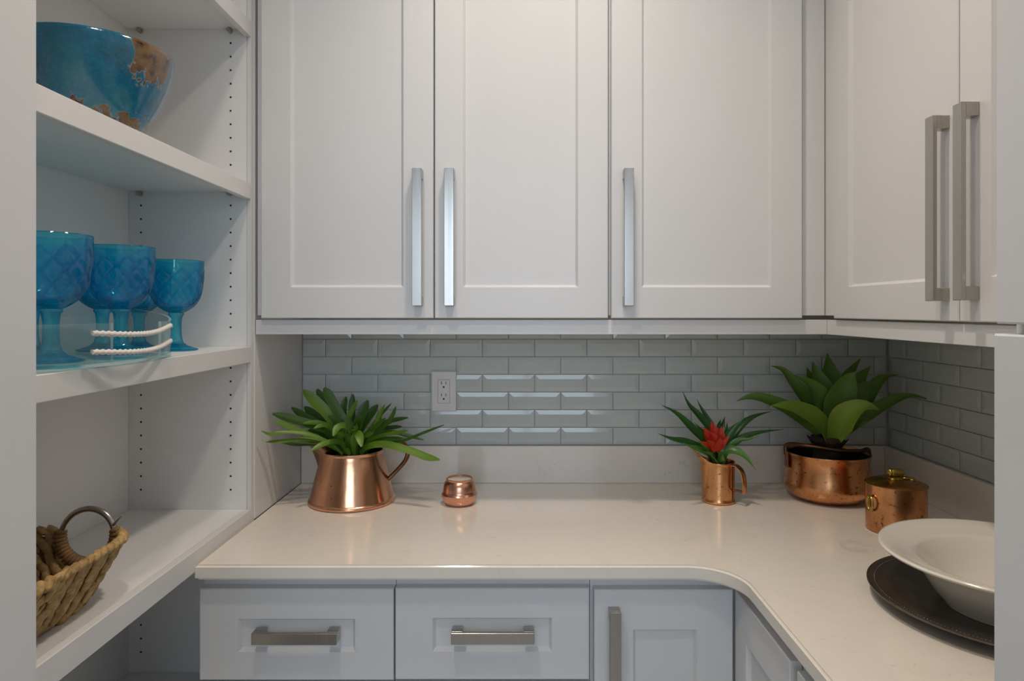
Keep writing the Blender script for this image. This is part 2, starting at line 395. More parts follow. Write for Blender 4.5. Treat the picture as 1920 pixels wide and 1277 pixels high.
front(u2, 'door', 0.2130, 0.6655, dz0, dz1, 0.07, (0.2502, hc, hl, True), inset=(0.285, 0.592, dz0+.073, dz1-.07))
obj('filler_strip', box_bm(0.672, 0.7250, -0.006, -0.0005, 0.0, dz1), M['white'], u2)
# --- uppers on the right wall, local x runs toward the camera
RX = 0.7435
u3 = thing('upper_cabinet', 'white wall cabinet on the right wall with two side by side bar handles', 'cabinet', (RX, 1.598, Z(-0.012)), -PI/2)
obj('carcass', box_bm(0, 0.998, 0, XR-RX-0.010, 0, TOP-Z(-0.012)), M['white'], u3)
hr = (0.329+0.0165)/2+0.012; hrl = 0.3135
def ly(Y): return 1.598-Y
front(u3, 'door', ly(1.543), ly(1.1025), dz0, dz1, 0.07, (ly(1.1355), hr, hrl, True), inset=(ly(1.473), ly(1.17), dz0+.070, dz1-.07))
front(u3, 'door', ly(1.0995), ly(0.66), dz0, dz1, 0.07, (ly(1.0620), hr, hrl, True), inset=(ly(1.025), ly(0.73), dz0+.070, dz1-.07))
obj('filler_strip', box_bm(0.0, ly(1.547), -0.016, -0.0005, 0.0, dz1), M['white'], u3)
# --- light rail under the uppers (L shaped)
lr = thing('light_rail', 'white L shaped rail along the underside of the wall cabinets', 'trim', (0, 1.6, Z(-0.0576)))
obj('rail', box_bm(-0.636, 0.7305, -0.006, 0.0145, 0, 0.0350, bev=0.001), M['white'], lr)
obj('rail', box_bm(0.7308, 0.7500, -0.998, 0.0145, 0, 0.0350, bev=0.001), M['white'], lr)

# --- base cabinets: carcass front 1.3505, faces at 1.33
BY = 1.3515; zt = Z(-0.530)
def base(name, label, x0, x1, loc=(0, BY, 0), rz=0, depth=None):
    t = thing(name, label, 'cabinet', loc, rz)
    d = depth or (YB-BY-0.02)
    obj('carcass', box_bm(x0, x1, 0, d, 0.10, zt-0.001), M['white'], t)
    obj('toe_kick', box_bm(x0, x1, 0.06, 0.075, 0.0, 0.0995), M['white'], t); return t
dt, db = Z(-0.5554), Z(-0.738)
b1 = base('drawer_cabinet', 'white drawer cabinet below the copper jug, next to the shelves', -0.6430, -0.2545)
front(b1, 'drawer', -0.6430, -0.2555, dt-0.1826, dt, 0.07, (-0.445, Z(-0.643), 0.167, False), inset=(-0.566, -0.332, Z(-0.682), Z(-0.6155)))
front(b1, 'drawer', -0.6430, -0.2555, 0.11, db-0.004, 0.07, (-0.445, 0.50, 0.167, False))
b2 = base('drawer_cabinet', 'white drawer cabinet between the left drawers and the corner door', -0.2535, 0.1375)
front(b2, 'drawer', -0.2520, 0.1350, dt-0.1815, dt+.001, 0.07, (-0.0565, Z(-0.642), 0.163, False), inset=(-0.1777, 0.0605, Z(-0.681), Z(-0.6135)))
front(b2, 'drawer', -0.2520, 0.1350, 0.11, db-0.004, 0.07, (-0.0565, 0.50, 0.163, False))
# corner unit with two doors meeting in the inner corner
cc = thing('corner_cabinet', 'white corner base cabinet with two narrow doors under the curved counter', 'cabinet', (0, BY, 0))
bm = bmesh.new(); add_box(bm, 0.1385, 0.4470, 0, YB-BY-0.02, 0.10, zt-0.001); add_box(bm, 0.4470, XR-0.02, 1.053-BY, YB-BY-0.02, 0.10, zt-0.001)
obj('carcass', bm, M['white'], cc)
front(cc, 'door', 0.1450, 0.4220, 0.11, Z(-0.5570), 0.07, (0.1835, Z(-0.753), 0.325, True), inset=(0.2225, 0.350, 0.19, Z(-0.637)))
dr = bpy.data.objects.new('door', None)
bm = bmesh.new(); add_frame(bm, 0, 0.272, 0.11, Z(-0.5570), 0.066, 0.205, 0.19, Z(-0.632), 0.020)
d2 = obj('door', bm, M['white'], cc); d2.location = (0.4455, 1.331-BY, 0); d2.rotation_euler = (0, 0, -PI/2)
obj('panel', box_bm(0.072, 0.199, -0.011, -0.005, 0.196, Z(-0.638)), M['white'], d2)
bpy.data.objects.remove(dr)
b4 = base('base_cabinet', 'white base cabinet under the counter that carries the plates', 0.0, 0.452, (0.4470, 1.051, 0), -PI/2, XR-0.02-0.447)
front(b4, 'door', 0.020, 0.448, 0.11, Z(-0.5570), 0.07)

# --- countertop with rounded inner corner, and upstands
CT, CBt = Z(-0.499), Z(-0.529)
ct = thing('countertop', 'L shaped pale quartz worktop with rounded inner corner and low upstand', 'countertop', (0, 1.305, CBt))
bm = bmesh.new(); cx, cy, r = 0.415, 1.305, 0.095
out = [(-0.6395, YB-0.002), (-0.6395, cy)]
for i in range(15):
    a = PI/2 - i/14*PI/2
    out.append((cx-r+r*math.cos(a), cy-r+r*math.sin(a)))
out += [(cx, 0.598), (XR-0.002, 0.598), (XR-0.002, YB-0.002)]
lo = [bm.verts.new((x, y-1.305, 0)) for x, y in out]; hi = [bm.verts.new((x, y-1.305, CT-CBt)) for x, y in out]
bm.faces.new(lo); bm.faces.new(hi[::-1])
for i in range(len(out)): j = (i+1) % len(out); bm.faces.new((lo[i], lo[j], hi[j], hi[i]))
bmesh.ops.recalc_face_normals(bm, faces=bm.faces[:])
ee = [e for e in bm.edges if abs(e.verts[0].co.z-e.verts[1].co.z) < 1e-5]
bmesh.ops.bevel(bm, geom=ee, offset=0.0045, segments=3, affect='EDGES', clamp_overlap=True)
obj('slab', bm, M['quartz'], ct, sm=35)
h = CT-CBt
obj('upstand', box_bm(-0.6365, 1.0490, 1.925-1.305, 1.9405-1.305, h+.0002, h+0.107, bev=0.001), M['quartz'], ct)
obj('upstand', box_bm(1.0495, 1.0665, 0.60-1.305, 1.9405-1.305, h+.0002, h+0.107, bev=0.001), M['quartz'], ct)

# --- open shelving on the left
bk = thing('bookcase', 'tall white open shelf unit with rows of peg holes on the left', 'shelf unit', (-0.79, 1.14, 0))
def B(bm): bmesh.ops.translate(bm, verts=bm.verts[:], vec=(0.79, -1.14, 0)); return bm
obj('side_panel', B(box_bm(-0.948, -0.6505, 1.5765, 1.5945, 0, TOP)), M['panel_white'], bk)
obj('face_strip', B(box_bm(-0.6497, -0.6400, 1.5775, 1.5945, Z(-0.5135), TOP)), M['white'], bk)
obj('side_panel', B(box_bm(-0.948, -0.6370, 0.690, 0.708, 0, TOP)), M['panel_white'], bk)
obj('back_panel', B(box_bm(-0.948, -0.930, 0.7085, 1.576, 0, TOP)), M['panel_white'], bk)
obj('filler_panel', B(box_bm(-0.6500, -0.6380, 1.595, YB-0.001, CT+0.0001, TOP)), M['white'], bk)
SH = [0.684, 0.300, -0.0857, -0.471, -0.8556, -1.20]
for i, s in enumerate(SH):
    noseb = 0.0375 if i != 3 else 0.0425
    sh = obj('shelf', B(box_bm(-0.9295, -0.6555, 0.709, 1.576, Z(s)-0.019, Z(s))), M['panel_white'], bk)
    obj('nosing', B(box_bm(-0.6552, -0.6400 if i < 4 else -0.6465, 0.709, 1.5760, Z(s)-noseb, Z(s)+0.0003, bev=0.0012)), M['white'], sh)
    for hx in (-0.9, -0.688):
        bm = bmesh.new()
        bmesh.ops.create_cone(bm, cap_ends=True, segments=10, radius1=0.0055, radius2=0.0055, depth=0.012, matrix=Matrix.Translation((hx+0.79, 1.5700-1.14, Z(s)-0.0245)) @ Matrix.Rotation(PI/2, 4, 'X'))
        obj('shelf_pin', bm, M['nickel'], sh)
bm = bmesh.new()
for hx in (-0.9, -0.688):
    for kk in range(-4, 62):
        z = Z(0.632-0.032*kk)
        if any(-0.02 < z-Z(s)+0.025 < 0.045 for s in SH): continue
        bmesh.ops.create_cone(bm, cap_ends=True, segments=10, radius1=0.0024, radius2=0.0024, depth=0.0008, matrix=Matrix.Translation((hx+0.79, 1.5764-1.14, z)) @ Matrix.Rotation(PI/2, 4, 'X'))
tag(obj('peg_holes', bm, M['dark'], bk), kind='stuff')

# --- tall cabinet at the right edge
tc_ = thing('tall_cabinet', 'tall white cabinet with an upper and lower door at the right edge', 'cabinet', (0.4415, 0.5945, 0), -PI/2)
obj('carcass', box_bm(0, 0.60, 0, XR-0.4415-0.004, 0.0, TOP), M['white'], tc_)
front(tc_, 'door', 0.0035, 0.597, Z(-0.0118), TOP-.004, 0.08)
front(tc_, 'door', 0.0005, 0.597, 0.11, Z(-0.0206), 0.08)

# --- outlet
oy = YB-0.0082
ot = thing('wall_outlet', 'white double socket on the tiled wall above the small copper votive', 'outlet', (-0.2253, oy, Z(-0.2345)))
obj('cover_plate', box_bm(-0.0362, 0.0362, -0.005, 0, -0.058, 0.058, bev=0.002), M['plastic'], ot)
rc = obj('receptacle', box_bm(-0.0168, 0.0168, -0.0066, -0.0050, -0.0335, 0.0335, bev=0.0006), M['plastic'], ot)
bm = bmesh.new(); add_box(bm, -0.0176, 0.0176, -0.0052, -0.0049, -0.0343, 0.0343); obj('seam_shade', bm, M['gap'], ot)  # grey plate painting the shade in the gap round the receptacle
bm = bmesh.new()
for s in (-1, 1):
    zc = s*0.0172+0.002
    add_box(bm, -0.0072, -0.0054, -0.0070, -0.0064, zc+0.001, zc+0.0095); add_box(bm, 0.0054, 0.0072, -0.0070, -0.0064, zc+0.001, zc+0.0085)
    bmesh.ops.create_cone(bm, cap_ends=True, segments=10, radius1=0.0027, radius2=0.0027, depth=0.0006, matrix=Matrix.Translation((0, -0.0067, zc-0.0065)) @ Matrix.Rotation(PI/2, 4, 'X'))
obj('slots', bm, M['dark'], rc)

# --- downlights
for i, (lx, ly_, e, sp) in enumerate(LAMPS):
    t = thing('downlight', ('round recessed ceiling lamp nearest the back wall cabinets', 'round recessed ceiling lamp farther out from the back wall')[i], 'lamp', (lx, ly_, CEIL))
    obj('trim_ring', lathe_bm([(0.068, -0.002), (0.095, -0.002), (0.092, -0.010), (0.070, -0.012)], closed=True), M['white'], t, sm=True)
    obj('lens', lathe_bm([(0, -0.004), (0.067, -0.004), (0.067, -0.008), (0, -0.008)], seg=32), M['lens'], t)

# ------------------------------------------------------------------ things on the shelves
# turquoise bowl
t = thing('glazed_bowl', 'turquoise crackle glazed bowl with bronze drips on the upper shelf', 'bowl', (-0.762, 1.19, Z(0.3005)))
prof = [(0, 0.004), (0.048, 0.004), (0.050, 0), (0.058, 0), (0.062, 0.006), (0.080, 0.030), (0.098, 0.062), (0.113, 0.098), (0.1225, 0.130), (0.126, 0.152), (0.1262, 0.159), (0.1240, 0.1610), (0.1215, 0.159),
        (0.117, 0.130), (0.107, 0.098), (0.092, 0.064), (0.072, 0.034), (0.05, 0.016), (0, 0.012)]
obj('bowl_body', lathe_bm(prof, seg=72), M['glaze'], t, sm=50)

# goblets
def goblet_mesh():
    outer = [(0, 0.0), (0.040, 0.0), (0.043, 0.0012), (0.043, 0.0030), (0.034, 0.0060), (0.022, 0.0105), (0.0145, 0.017), (0.0115, 0.026), (0.0105, 0.040), (0.0105, 0.060), (0.0120, 0.072), (0.0150, 0.0765), (0.0145, 0.080)]
    key = [(0.0145, 0.080), (0.026, 0.0865), (0.038, 0.0975), (0.0470, 0.114), (0.0515, 0.134), (0.0535, 0.155), (0.0540, 0.172), (0.0545, 0.190)]
    pts = smooth_path([Vector((r, 0, z)) for r, z in key], 48)
    outer += [(p.x, p.z) for p in pts[1:]]
    inner = smooth_path([Vector((r, 0, z)) for r, z in [(0.0525, 0.190), (0.0515, 0.165), (0.0495, 0.138), (0.0445, 0.116), (0.034, 0.100), (0.018, 0.091)]], 14)
    prof = outer + [(0.0538, 0.1912)] + [(p.x, p.z) for p in inner] + [(0, 0.0885)]
    def mod(a, r, z):
        if 0.018 < z < 0.078 and r < 0.017: return r*(1+0.06*abs(math.sin(4*a))-.03), z
        if mod.out and 0.086 < z < 0.174 and r > 0.024:
            k = z*82
            f = min(abs(math.sin(5*a+k)), abs(math.sin(5*a-k)))
            fade = min(1, (z-0.086)/0.008, (0.174-z)/0.004)
            mod.cut = (1-min(1, f/0.42))*fade
            return r*(1.004+0.046*(min(1, f/0.5)-0.75)*fade), z
        return r, z
    mod.out = True
    bm = bmesh.new(); no = len(outer)+1
    # build outer and inner separately so that only the outer surface is cut, then join by the rim
    seg = 140; rings = []; cuts = []
    for i, (r, z) in enumerate(prof):
        mod.out = i < no
        if r < 1e-6: rings.append([bm.verts.new((0, 0, z))]); cuts.append(0.0); continue
        ring = []
        for j in range(seg):
            a = 2*PI*j/seg; mod.cut = 0.0; rr, zz = mod(a, r, z); cuts.append(mod.cut); ring.append(bm.verts.new((rr*math.cos(a), rr*math.sin(a), zz)))
        rings.append(ring)
    for A, Bq in zip(rings, rings[1:]):
        for i in range(seg):
            j = (i+1) % seg
            if len(A) == 1: bm.faces.new((A[0], Bq[j], Bq[i]))
            elif len(Bq) == 1: bm.faces.new((A[i], A[j], Bq[0]))
            else: bm.faces.new((A[i], A[j], Bq[j], Bq[i]))
    bmesh.ops.recalc_face_normals(bm, faces=bm.faces[:])
    me = bpy.data.meshes.new('goblet'); bm.to_mesh(me); bm.free(); me.materials.append(M['blue']); smooth(me, 30)
    at_ = me.attributes.new('cut', 'FLOAT', 'POINT'); at_.data.foreach_set('value', cuts); return me
gm = goblet_mesh()
S3 = Z(-0.0857); TB = 0.0075
for x, y, z, lab in [
    (-0.704, 0.997, S3+TB, 'blue diamond cut goblet nearest the camera, cut off by the left edge panel'),
    (-0.715, 1.190, S3+TB, 'blue diamond cut goblet standing behind the white rope handle of the tray'),
    (-0.736, 1.420, S3, 'blue diamond cut goblet farthest right, on the shelf past the tray'),
    (-0.806, 1.282, S3+TB, 'blue goblet half hidden behind left of the goblet at the rope handle'),
    (-0.842, 1.468, S3, 'blue goblet at the back, glimpsed between the two right goblets'),
    (-0.846, 1.150, S3+TB, 'blue goblet hidden in the back row behind the cut off front goblet')]:
    o = obj('goblet', gm, None); o.location = (x, y, z+0.0003); o.rotation_euler = (0, 0, random.uniform(0, 0.4))
    tag(o, lab, 'goblet', 'blue goblets on the middle shelf')

# clear acrylic tray with rope handles
tx, ty, ax, ay = -0.772, 1.060, 0.154, 0.286
tr = thing('acrylic_tray', 'clear oval acrylic tray with white rope handles under the blue goblets', 'tray', (tx, ty, S3+0.0003))
def ell(th, k=0.0): return Vector(((ax-k)*math.cos(th), (ay-k)*math.sin(th), 0))
bm = bmesh.new(); n = 72
lo = [bm.verts.new(ell(2*PI*i/n)) for i in range(n)]; hi = [bm.verts.new(ell(2*PI*i/n)+Vector((0, 0, TB-0.0005))) for i in range(n)]
bm.faces.new(lo[::-1]); bm.faces.new(hi)
for i in range(n): j = (i+1) % n; bm.faces.new((lo[i], lo[j], hi[j], hi[i]))
obj('tray_base', bm, M['clear'], tr)
def wall_arc(a0, a1, peak):
    bm = bmesh.new(); n = 40; q = []
    for i in range(n+1):
        u = i/n; th = math.radians(a0+(a1-a0)*u); d = min(u, 1-u)*2
        hgt = 0.066 + peak*max(0, 1-abs(u-0.5)*2.6)
        o_, i_ = ell(th), ell(th, 0.0045)
        q.append([bm.verts.new((o_.x, o_.y, TB)), bm.verts.new((o_.x, o_.y, hgt)), bm.verts.new((i_.x, i_.y, hgt)), bm.verts.new((i_.x, i_.y, TB))])
    for A, Bq in zip(q, q[1:]):
        for i in range(4):
            fc = bm.faces.new((A[i], A[(i+1) % 4], Bq[(i+1) % 4], Bq[i])); fc.material_index = 1 if i == 1 else 0
    bm.faces.new(q[0]).material_index = 1; bm.faces.new(q[-1][::-1]).material_index = 1
    obj('tray_wall', bm, M['clear'], tr, sm=30).data.materials.append(M['edge_glow'])
wall_arc(21, 165, 0.022); wall_arc(195, 350.4, 0.0)
tw = lambda t, a: 0.24*math.sin(2*a+t*150)
for side in (0, PI):
    for zr in (0.052, 0.0245):
        p0 = ell(math.radians(-18)+side, 0.0) ; p1 = ell(math.radians(-2)+side, -0.010); p2 = ell(math.radians(10)+side, -0.012); p3 = ell(math.radians(31)+side, -0.004)
        if side: p1, p2 = ell(math.radians(-2)+side, 0.006), ell(math.radians(10)+side, 0.006); p0, p3 = ell(math.radians(-18)+side, 0.007), ell(math.radians(31)+side, 0.007)
        P = [p0+Vector((0, 0, zr)), p1+Vector((0, 0, zr-0.004)), p2+Vector((0, 0, zr-0.002)), p3+Vector((0, 0, zr+0.006))]
        obj('rope', sweep_bm(P, 0.0039, n=110, seg=8, hint=(0, 0, 1), twist=tw), M['rope'], tr, sm=80)

# woven basket with a metal hoop
S4 = Z(-0.471)
bx_, by_ = -0.748, 0.957
bs = thing('woven_basket', 'brown woven seagrass basket with a metal hoop handle on the lower shelf', 'basket', (bx_, by_, S4))
ring_c = Vector((-0.727-bx_, 1.118-by_, 0.0925)); RR = 0.0445
def outline(th, hx, hy, n=4.5):
    c, s = math.cos(th), math.sin(th)
    return Vector((hx*math.copysign(abs(c)**(2/n), c), hy*math.copysign(abs(s)**(2/n), s), 0))
ROWS = 6
def level(f):  # f 0..1 from base to rim
    g = f**0.85
    return 0.052+0.052*g, 0.128+0.042*g, 0.006+0.090*f
def perim(hx, hy, cnt):
    P = [outline(2*PI*i/400, hx, hy) for i in range(401)]
    L_ = [0]
    for a, b in zip(P, P[1:]): L_.append(L_[-1]+(b-a).length)
    out = []; k = 0
    for i in range(cnt):
        s = L_[-1]*i/cnt
        while L_[k+1] < s: k += 1
        u = (s-L_[k])/max(1e-9, L_[k+1]-L_[k]); p = P[k].lerp(P[k+1], u); T = (P[k+1]-P[k]).normalized(); out.append((p, T))
    return out
for rI in range(ROWS):
    f = (rI+0.35)/(ROWS-0.3); hx, hy, z = level(f)
    bm = bmesh.new(); cnt = int(40+8*f)
    for i, (p, T) in enumerate(perim(hx, hy, cnt)):
        wob = random.uniform(-1, 1)
        nrm = Vector((T.y, -T.x, 0)); up = Vector((nrm.x*0.42, nrm.y*0.42, 1)).normalized(); outv = T.cross(up).normalized()
        bend = 0.010*(p.y/hy)**2*f      # the long rim rises slightly to the ends
        pos = p+Vector((0, 0, z+bend*0))+outv*(0.0015*(1 if i % 2 else -1))
        if (pos-ring_c).length < RR+0.004 and pos.y > 0.05: continue
        sl = (1.15 if rI % 2 else 0.72) + wob*0.22
        d = (T*math.cos(sl)+up*math.sin(sl)).normalized(); e = outv.cross(d).normalized()
        mt = Matrix.Translation(pos+outv*wob*0.0012) @ Matrix((d, e, outv)).transposed().to_4x4() @ Matrix.Diagonal((0.0185+wob*0.003, 0.0078+wob*.001, 0.0050, 1))
        add_blob(bm, mt, 7, 6)
    obj('braid', bm, M['straw'], bs, sm=80)
# rim braid
hx, hy, z = level(1.0); bm = bmesh.new()
for i, (p, T) in enumerate(perim(hx, hy, 58)):
    nrm = Vector((T.y, -T.x, 0)); pos = p+Vector((0, 0, z+0.003))
    if (pos-ring_c).length < RR+0.007 and pos.y > 0.05: continue
    d = (T*0.80+nrm*random.uniform(-.25,.25)+Vector((0, 0, 0.50+random.uniform(-.2,.2)))).normalized(); e = nrm.cross(d).normalized()
    add_blob(bm, Matrix.Translation(pos) @ Matrix((d, e, nrm)).transposed().to_4x4() @ Matrix.Diagonal((0.0135, 0.0062, 0.0075, 1)), 7, 6)
obj('rim_braid', bm, M['straw'], bs, sm=80)
# inner sheet, its dark brown painting the shade between strands
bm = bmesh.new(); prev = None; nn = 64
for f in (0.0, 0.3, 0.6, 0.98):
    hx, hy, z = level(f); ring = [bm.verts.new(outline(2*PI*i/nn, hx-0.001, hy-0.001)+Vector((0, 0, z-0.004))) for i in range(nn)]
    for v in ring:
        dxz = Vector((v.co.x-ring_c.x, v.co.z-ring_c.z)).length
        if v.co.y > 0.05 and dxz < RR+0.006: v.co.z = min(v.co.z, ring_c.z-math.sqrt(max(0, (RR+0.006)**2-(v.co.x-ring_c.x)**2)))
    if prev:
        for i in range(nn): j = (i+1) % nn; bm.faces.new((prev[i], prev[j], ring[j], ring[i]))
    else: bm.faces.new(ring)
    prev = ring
obj('shade_core', bm, M['weave_shade'], bs, sm=True)
tilt = 0.10
def rp(a, R=RR): return ring_c+Vector((R*math.cos(a), R*math.sin(a)*tilt, R*math.sin(a)))
obj('hoop_handle', sweep_bm([rp(2*PI*i/56) for i in range(56)], 0.0052, seg=10, closed=True, hint=(0, 1, 0)), M['nickel'], bs, sm=True)
bm = bmesh.new()
for i in range(26):
    a = math.radians(172+i*8.0); p = rp(a)
    tdir = Vector((-math.sin(a), math.cos(a)*tilt, math.cos(a))).normalized(); rad = Vector((math.cos(a), 0, math.sin(a)))
    e = rad; q = tdir.cross(rad).normalized()
    big = 1.0+0.35*math.sin(PI*i/25)
    add_blob(bm, Matrix.Translation(p+rad*0.002) @ Matrix((q, (tdir+rad*0.25).normalized(), e)).transposed().to_4x4() @ Matrix.Diagonal((0.0105*big, 0.0062, 0.0095*big, 1)), 8, 6)
obj('hoop_wrap', bm, M['straw_dark'], bs, sm=80)
bm = sweep_bm([rp(math.radians(22)), rp(math.radians(22))+Vector((0.006, -0.006, 0.006)), rp(math.radians(24))+Vector((0.016, -0.004, 0.016))], lambda t: 0.003-0.0022*t, n=8, seg=5)
obj('loose_end', bm, M['straw_dark'], bs, sm=True)

# ------------------------------------------------------------------ copper on the counter
def spout_mod(dirn, w, out, up, z0, z1):
    def mod(a, r, z):
        d = (a-dirn+PI) % (2*PI)-PI; t = max(0, (z-z0)/(z1-z0))
        g = math.exp(-(d/w)**2)*t**1.6
        return r+out*g, z+up*g
    return mod
CTZ = CT+0.0003
# big jug
jx, jy = -0.444, 1.748
jg = thing('copper_jug', 'large flared copper jug with spout and curled handle, full of strap leaves', 'jug', (jx, jy, CTZ))
prof = [(0, 0.002), (0.106, 0.0), (0.1105, 0.002), (0.1115, 0.006), (0.1105, 0.009), (0.107, 0.012), (0.098, 0.050), (0.088, 0.090), (0.083, 0.110), (0.0805, 0.118), (0.0795, 0.122), (0.0787, 0.126), (0.0785, 0.128), (0.0795, 0.131), (0.0785, 0.134), (0.0765, 0.134),
        (0.0755, 0.128), (0.085, 0.09), (0.094, 0.05), (0.102, 0.012), (0, 0.008)]
obj('jug_body', lathe_bm(prof, seg=72, mod=spout_mod(PI, 0.34, 0.056, 0.034, 0.112, 0.134)), M['copper'], jg, sm=35)
hp = [(0.068, 0.02, 0.138), (0.095, -0.005, 0.153), (0.126, -0.008, 0.154), (0.146, -0.008, 0.136), (0.142, -0.005, 0.110), (0.120, 0.0, 0.082), (0.094, 0.0, 0.056)]
obj('handle', sweep_bm(hp, lambda t: 0.0088+0.0032*math.sin(PI*min(1,t*1.6))-0.0020*t, n=28, seg=10, flat=0.75, hint=(0, 1, 0)), M['copper_dark'], jg, sm=True)
# votive
vx, vy = (861.5-VX)*1.720/F, 1.720
vt = thing('copper_votive', 'small round copper candle cup standing alone on the counter', 'candle holder', (vx, vy, CTZ))
prof = [(0, 0.0015), (0.030, 0.0), (0.036, 0.002), (0.042, 0.010), (0.0455, 0.020), (0.0460, 0.027), (0.0435, 0.0305), (0.0425, 0.032), (0.0420, 0.036), (0.0408, 0.048), (0.0385, 0.056), (0.0345, 0.0600), (0.0335, 0.0615), (0.0345, 0.0660), (0.0330, 0.0670), (0.0315, 0.0655),
        (0.0315, 0.060), (0.036, 0.054), (0.038, 0.040), (0.036, 0.02), (0, 0.012)]
obj('cup', lathe_bm(prof, seg=48), M['copper_small'], vt, sm=35)
obj('wax', lathe_bm([(0, 0.0625), (0.0310, 0.0625), (0.0310, 0.058), (0, 0.058)], seg=32), M['wax'], vt, sm=30)
# small jug
sx, sy = (1346.5-VX)*1.742/F, 1.742
sj = thing('copper_jug', 'small straight copper jug with strap handle and red bromeliad', 'jug', (sx, sy, CTZ))
prof = [(0, 0.002), (0.0405, 0), (0.0425, 0.002), (0.0428, 0.005), (0.0415, 0.007), (0.0415, 0.05), (0.0412, 0.098), (0.0418, 0.101), (0.0425, 0.1035), (0.0420, 0.106), (0.0405, 0.106), (0.0395, 0.10), (0.0395, 0.01), (0, 0.006)]
prof = prof[:5]+[(0.0415, 0.007+0.0075*i) for i in range(1, 13)]+prof[7:]
obj('jug_body', lathe_bm(prof, seg=56, mod=spout_mod(PI*1.0, 0.52, 0.038, 0.042, 0.0955, 0.106)), M['copper_spotted'], sj, sm=35)
A0 = math.radians(-45); ca, sa = math.cos(A0), math.sin(A0)
hp = [(0.040, 0.101), (0.054, 0.100), (0.067, 0.087), (0.073, 0.062), (0.073, 0.034)]
obj('handle', sweep_bm([(r*ca, r*sa, z) for r, z in hp], 0.0105, n=22, seg=10, flat=0.32, hint=(-sa, ca, 0)), M['copper_spotted'], sj, sm=True)
obj('handle_bracket', sweep_bm([(0.0415*ca, 0.0415*sa, 0.036), (0.060*ca, 0.060*sa, 0.038), (0.072*ca, 0.072*sa, 0.036)], 0.0033, n=6, seg=6), M['copper_dark'], sj, sm=True)
obj('seam_strip', sweep_bm([(0.0415*ca, 0.0415*sa, 0.008), (0.0418*ca, 0.0418*sa, 0.05), (0.0415*ca, 0.0415*sa, 0.098)], 0.0035, n=6, seg=6, flat=0.5), M['copper_dark'], sj, sm=True)
# cauldron pot
px_, py_ = (1551-VX)*1.772/F, 1.772
pt = thing('copper_pot', 'round worn copper pot with bail handle holding the agave', 'pot', (px_, py_, CTZ))
prof = [(0, 0.003), (0.070, 0.0), (0.080, 0.003), (0.098, 0.014), (0.107, 0.028), (0.1095, 0.038), (0.1090, 0.047), (0.1060, 0.060), (0.1030, 0.080), (0.1020, 0.100), (0.1035, 0.116), (0.1060, 0.1210), (0.1055, 0.1235), (0.1035, 0.1230),
        (0.1005, 0.116), (0.099, 0.10), (0.100, 0.08), (0.103, 0.06), (0.106, 0.04), (0.100, 0.024), (0.08, 0.010), (0, 0.006)]
obj('pot_body', lathe_bm(prof, seg=72), M['copper_worn'], pt, sm=40)
obj('pot_lining', lathe_bm([(0, 0.060), (0.0985, 0.060), (0.0985, 0.118), (0.0975, 0.118), (0.0970, 0.064), (0, 0.064)], seg=48), M['tin'], pt, sm=30)
bail = [(-0.110, 0.0, 0.116), (-0.107, -0.004, 0.143), (-0.065, -0.040, 0.146), (0.0, -0.060, 0.139), (0.065, -0.044, 0.134), (0.104, -0.008, 0.131), (0.110, 0.0, 0.112)]
obj('bail_handle', sweep_bm(bail, 0.0068, n=40, seg=8, flat=0.8, hint=(0, 1, 0)), M['iron'], pt, sm=True)
for s in (-1, 1):
    bm = bmesh.new(); add_box(bm, s*0.1075-0.003, s*0.1075+0.003, -0.010, 0.010, 0.082, 0.126, bev=0.0028); obj('bail_lug', bm, M['copper_dark'], pt)
# canister
qx, qy = (1680-VX)*1.515/F, 1.515
cn = thing('copper_canister', 'lidded copper canister with brass knob beside the white bowl', 'canister', (qx, qy, CTZ))
obj('canister_body', lathe_bm([(0, 0.002), (0.0605, 0), (0.0622, 0.002), (0.0622, 0.1035), (0.0600, 0.1040), (0.0600, 0.006), (0, 0.005)], seg=56), M['copper_worn'], cn, sm=35)
ld = obj('lid', lathe_bm([(0, 0.1155), (0.0300, 0.1185), (0.0330, 0.1177), (0.050, 0.1120), (0.0620, 0.1075), (0.0645, 0.1057), (0.0645, 0.1040), (0.0600, 0.1043), (0.03, 0.1070), (0, 0.1070)], seg=56), copper('lid_copper', 0.0, (0.62, 0.30, 0.11), 0.22, 0.2), cn, sm=35)
bm = bmesh.new()
def blob(x, y, z, a, b, c, rz=0, ry=0): add_blob(bm, Matrix.Translation((x, y, z)) @ Matrix.Rotation(rz, 4, 'Z') @ Matrix.Rotation(ry, 4, 'Y') @ Matrix.Diagonal((a, b, c, 1)), 14, 10)
blob(-0.004, -0.008, 0.1325, 0.020, 0.011, 0.0098, 0.05, 0.06); blob(-0.019, -0.008, 0.1330, 0.006, 0.0095, 0.0088)
blob(-0.006, -0.012, 0.1200, 0.017, 0.012, 0.0045, -0.2, 0.05); blob(0.020, -0.010, 0.1200, 0.014, 0.008, 0.0042, 0.3, 0.12); blob(0.028, -0.016, 0.1185, 0.008, 0.008, 0.0038)
blob(-0.016, -0.018, 0.1197, 0.008, 0.007, 0.0040)
obj('knob', bm, M['brass'], ld, sm=80)
bm = bmesh.new(); hcx = Vector((-0.0635, -0.014, 0.064))
add_sweep(bm, [hcx+Vector((-0.004*math.sin(2*PI*i/24)*0-0.003, 0.011*math.cos(2*PI*i/24), 0.016*math.sin(2*PI*i/24))) for i in range(24)], 0.003, seg=8, closed=True, hint=(1, 0, 0))
obj('side_handle', bm, M['brass'], cn, sm=True)
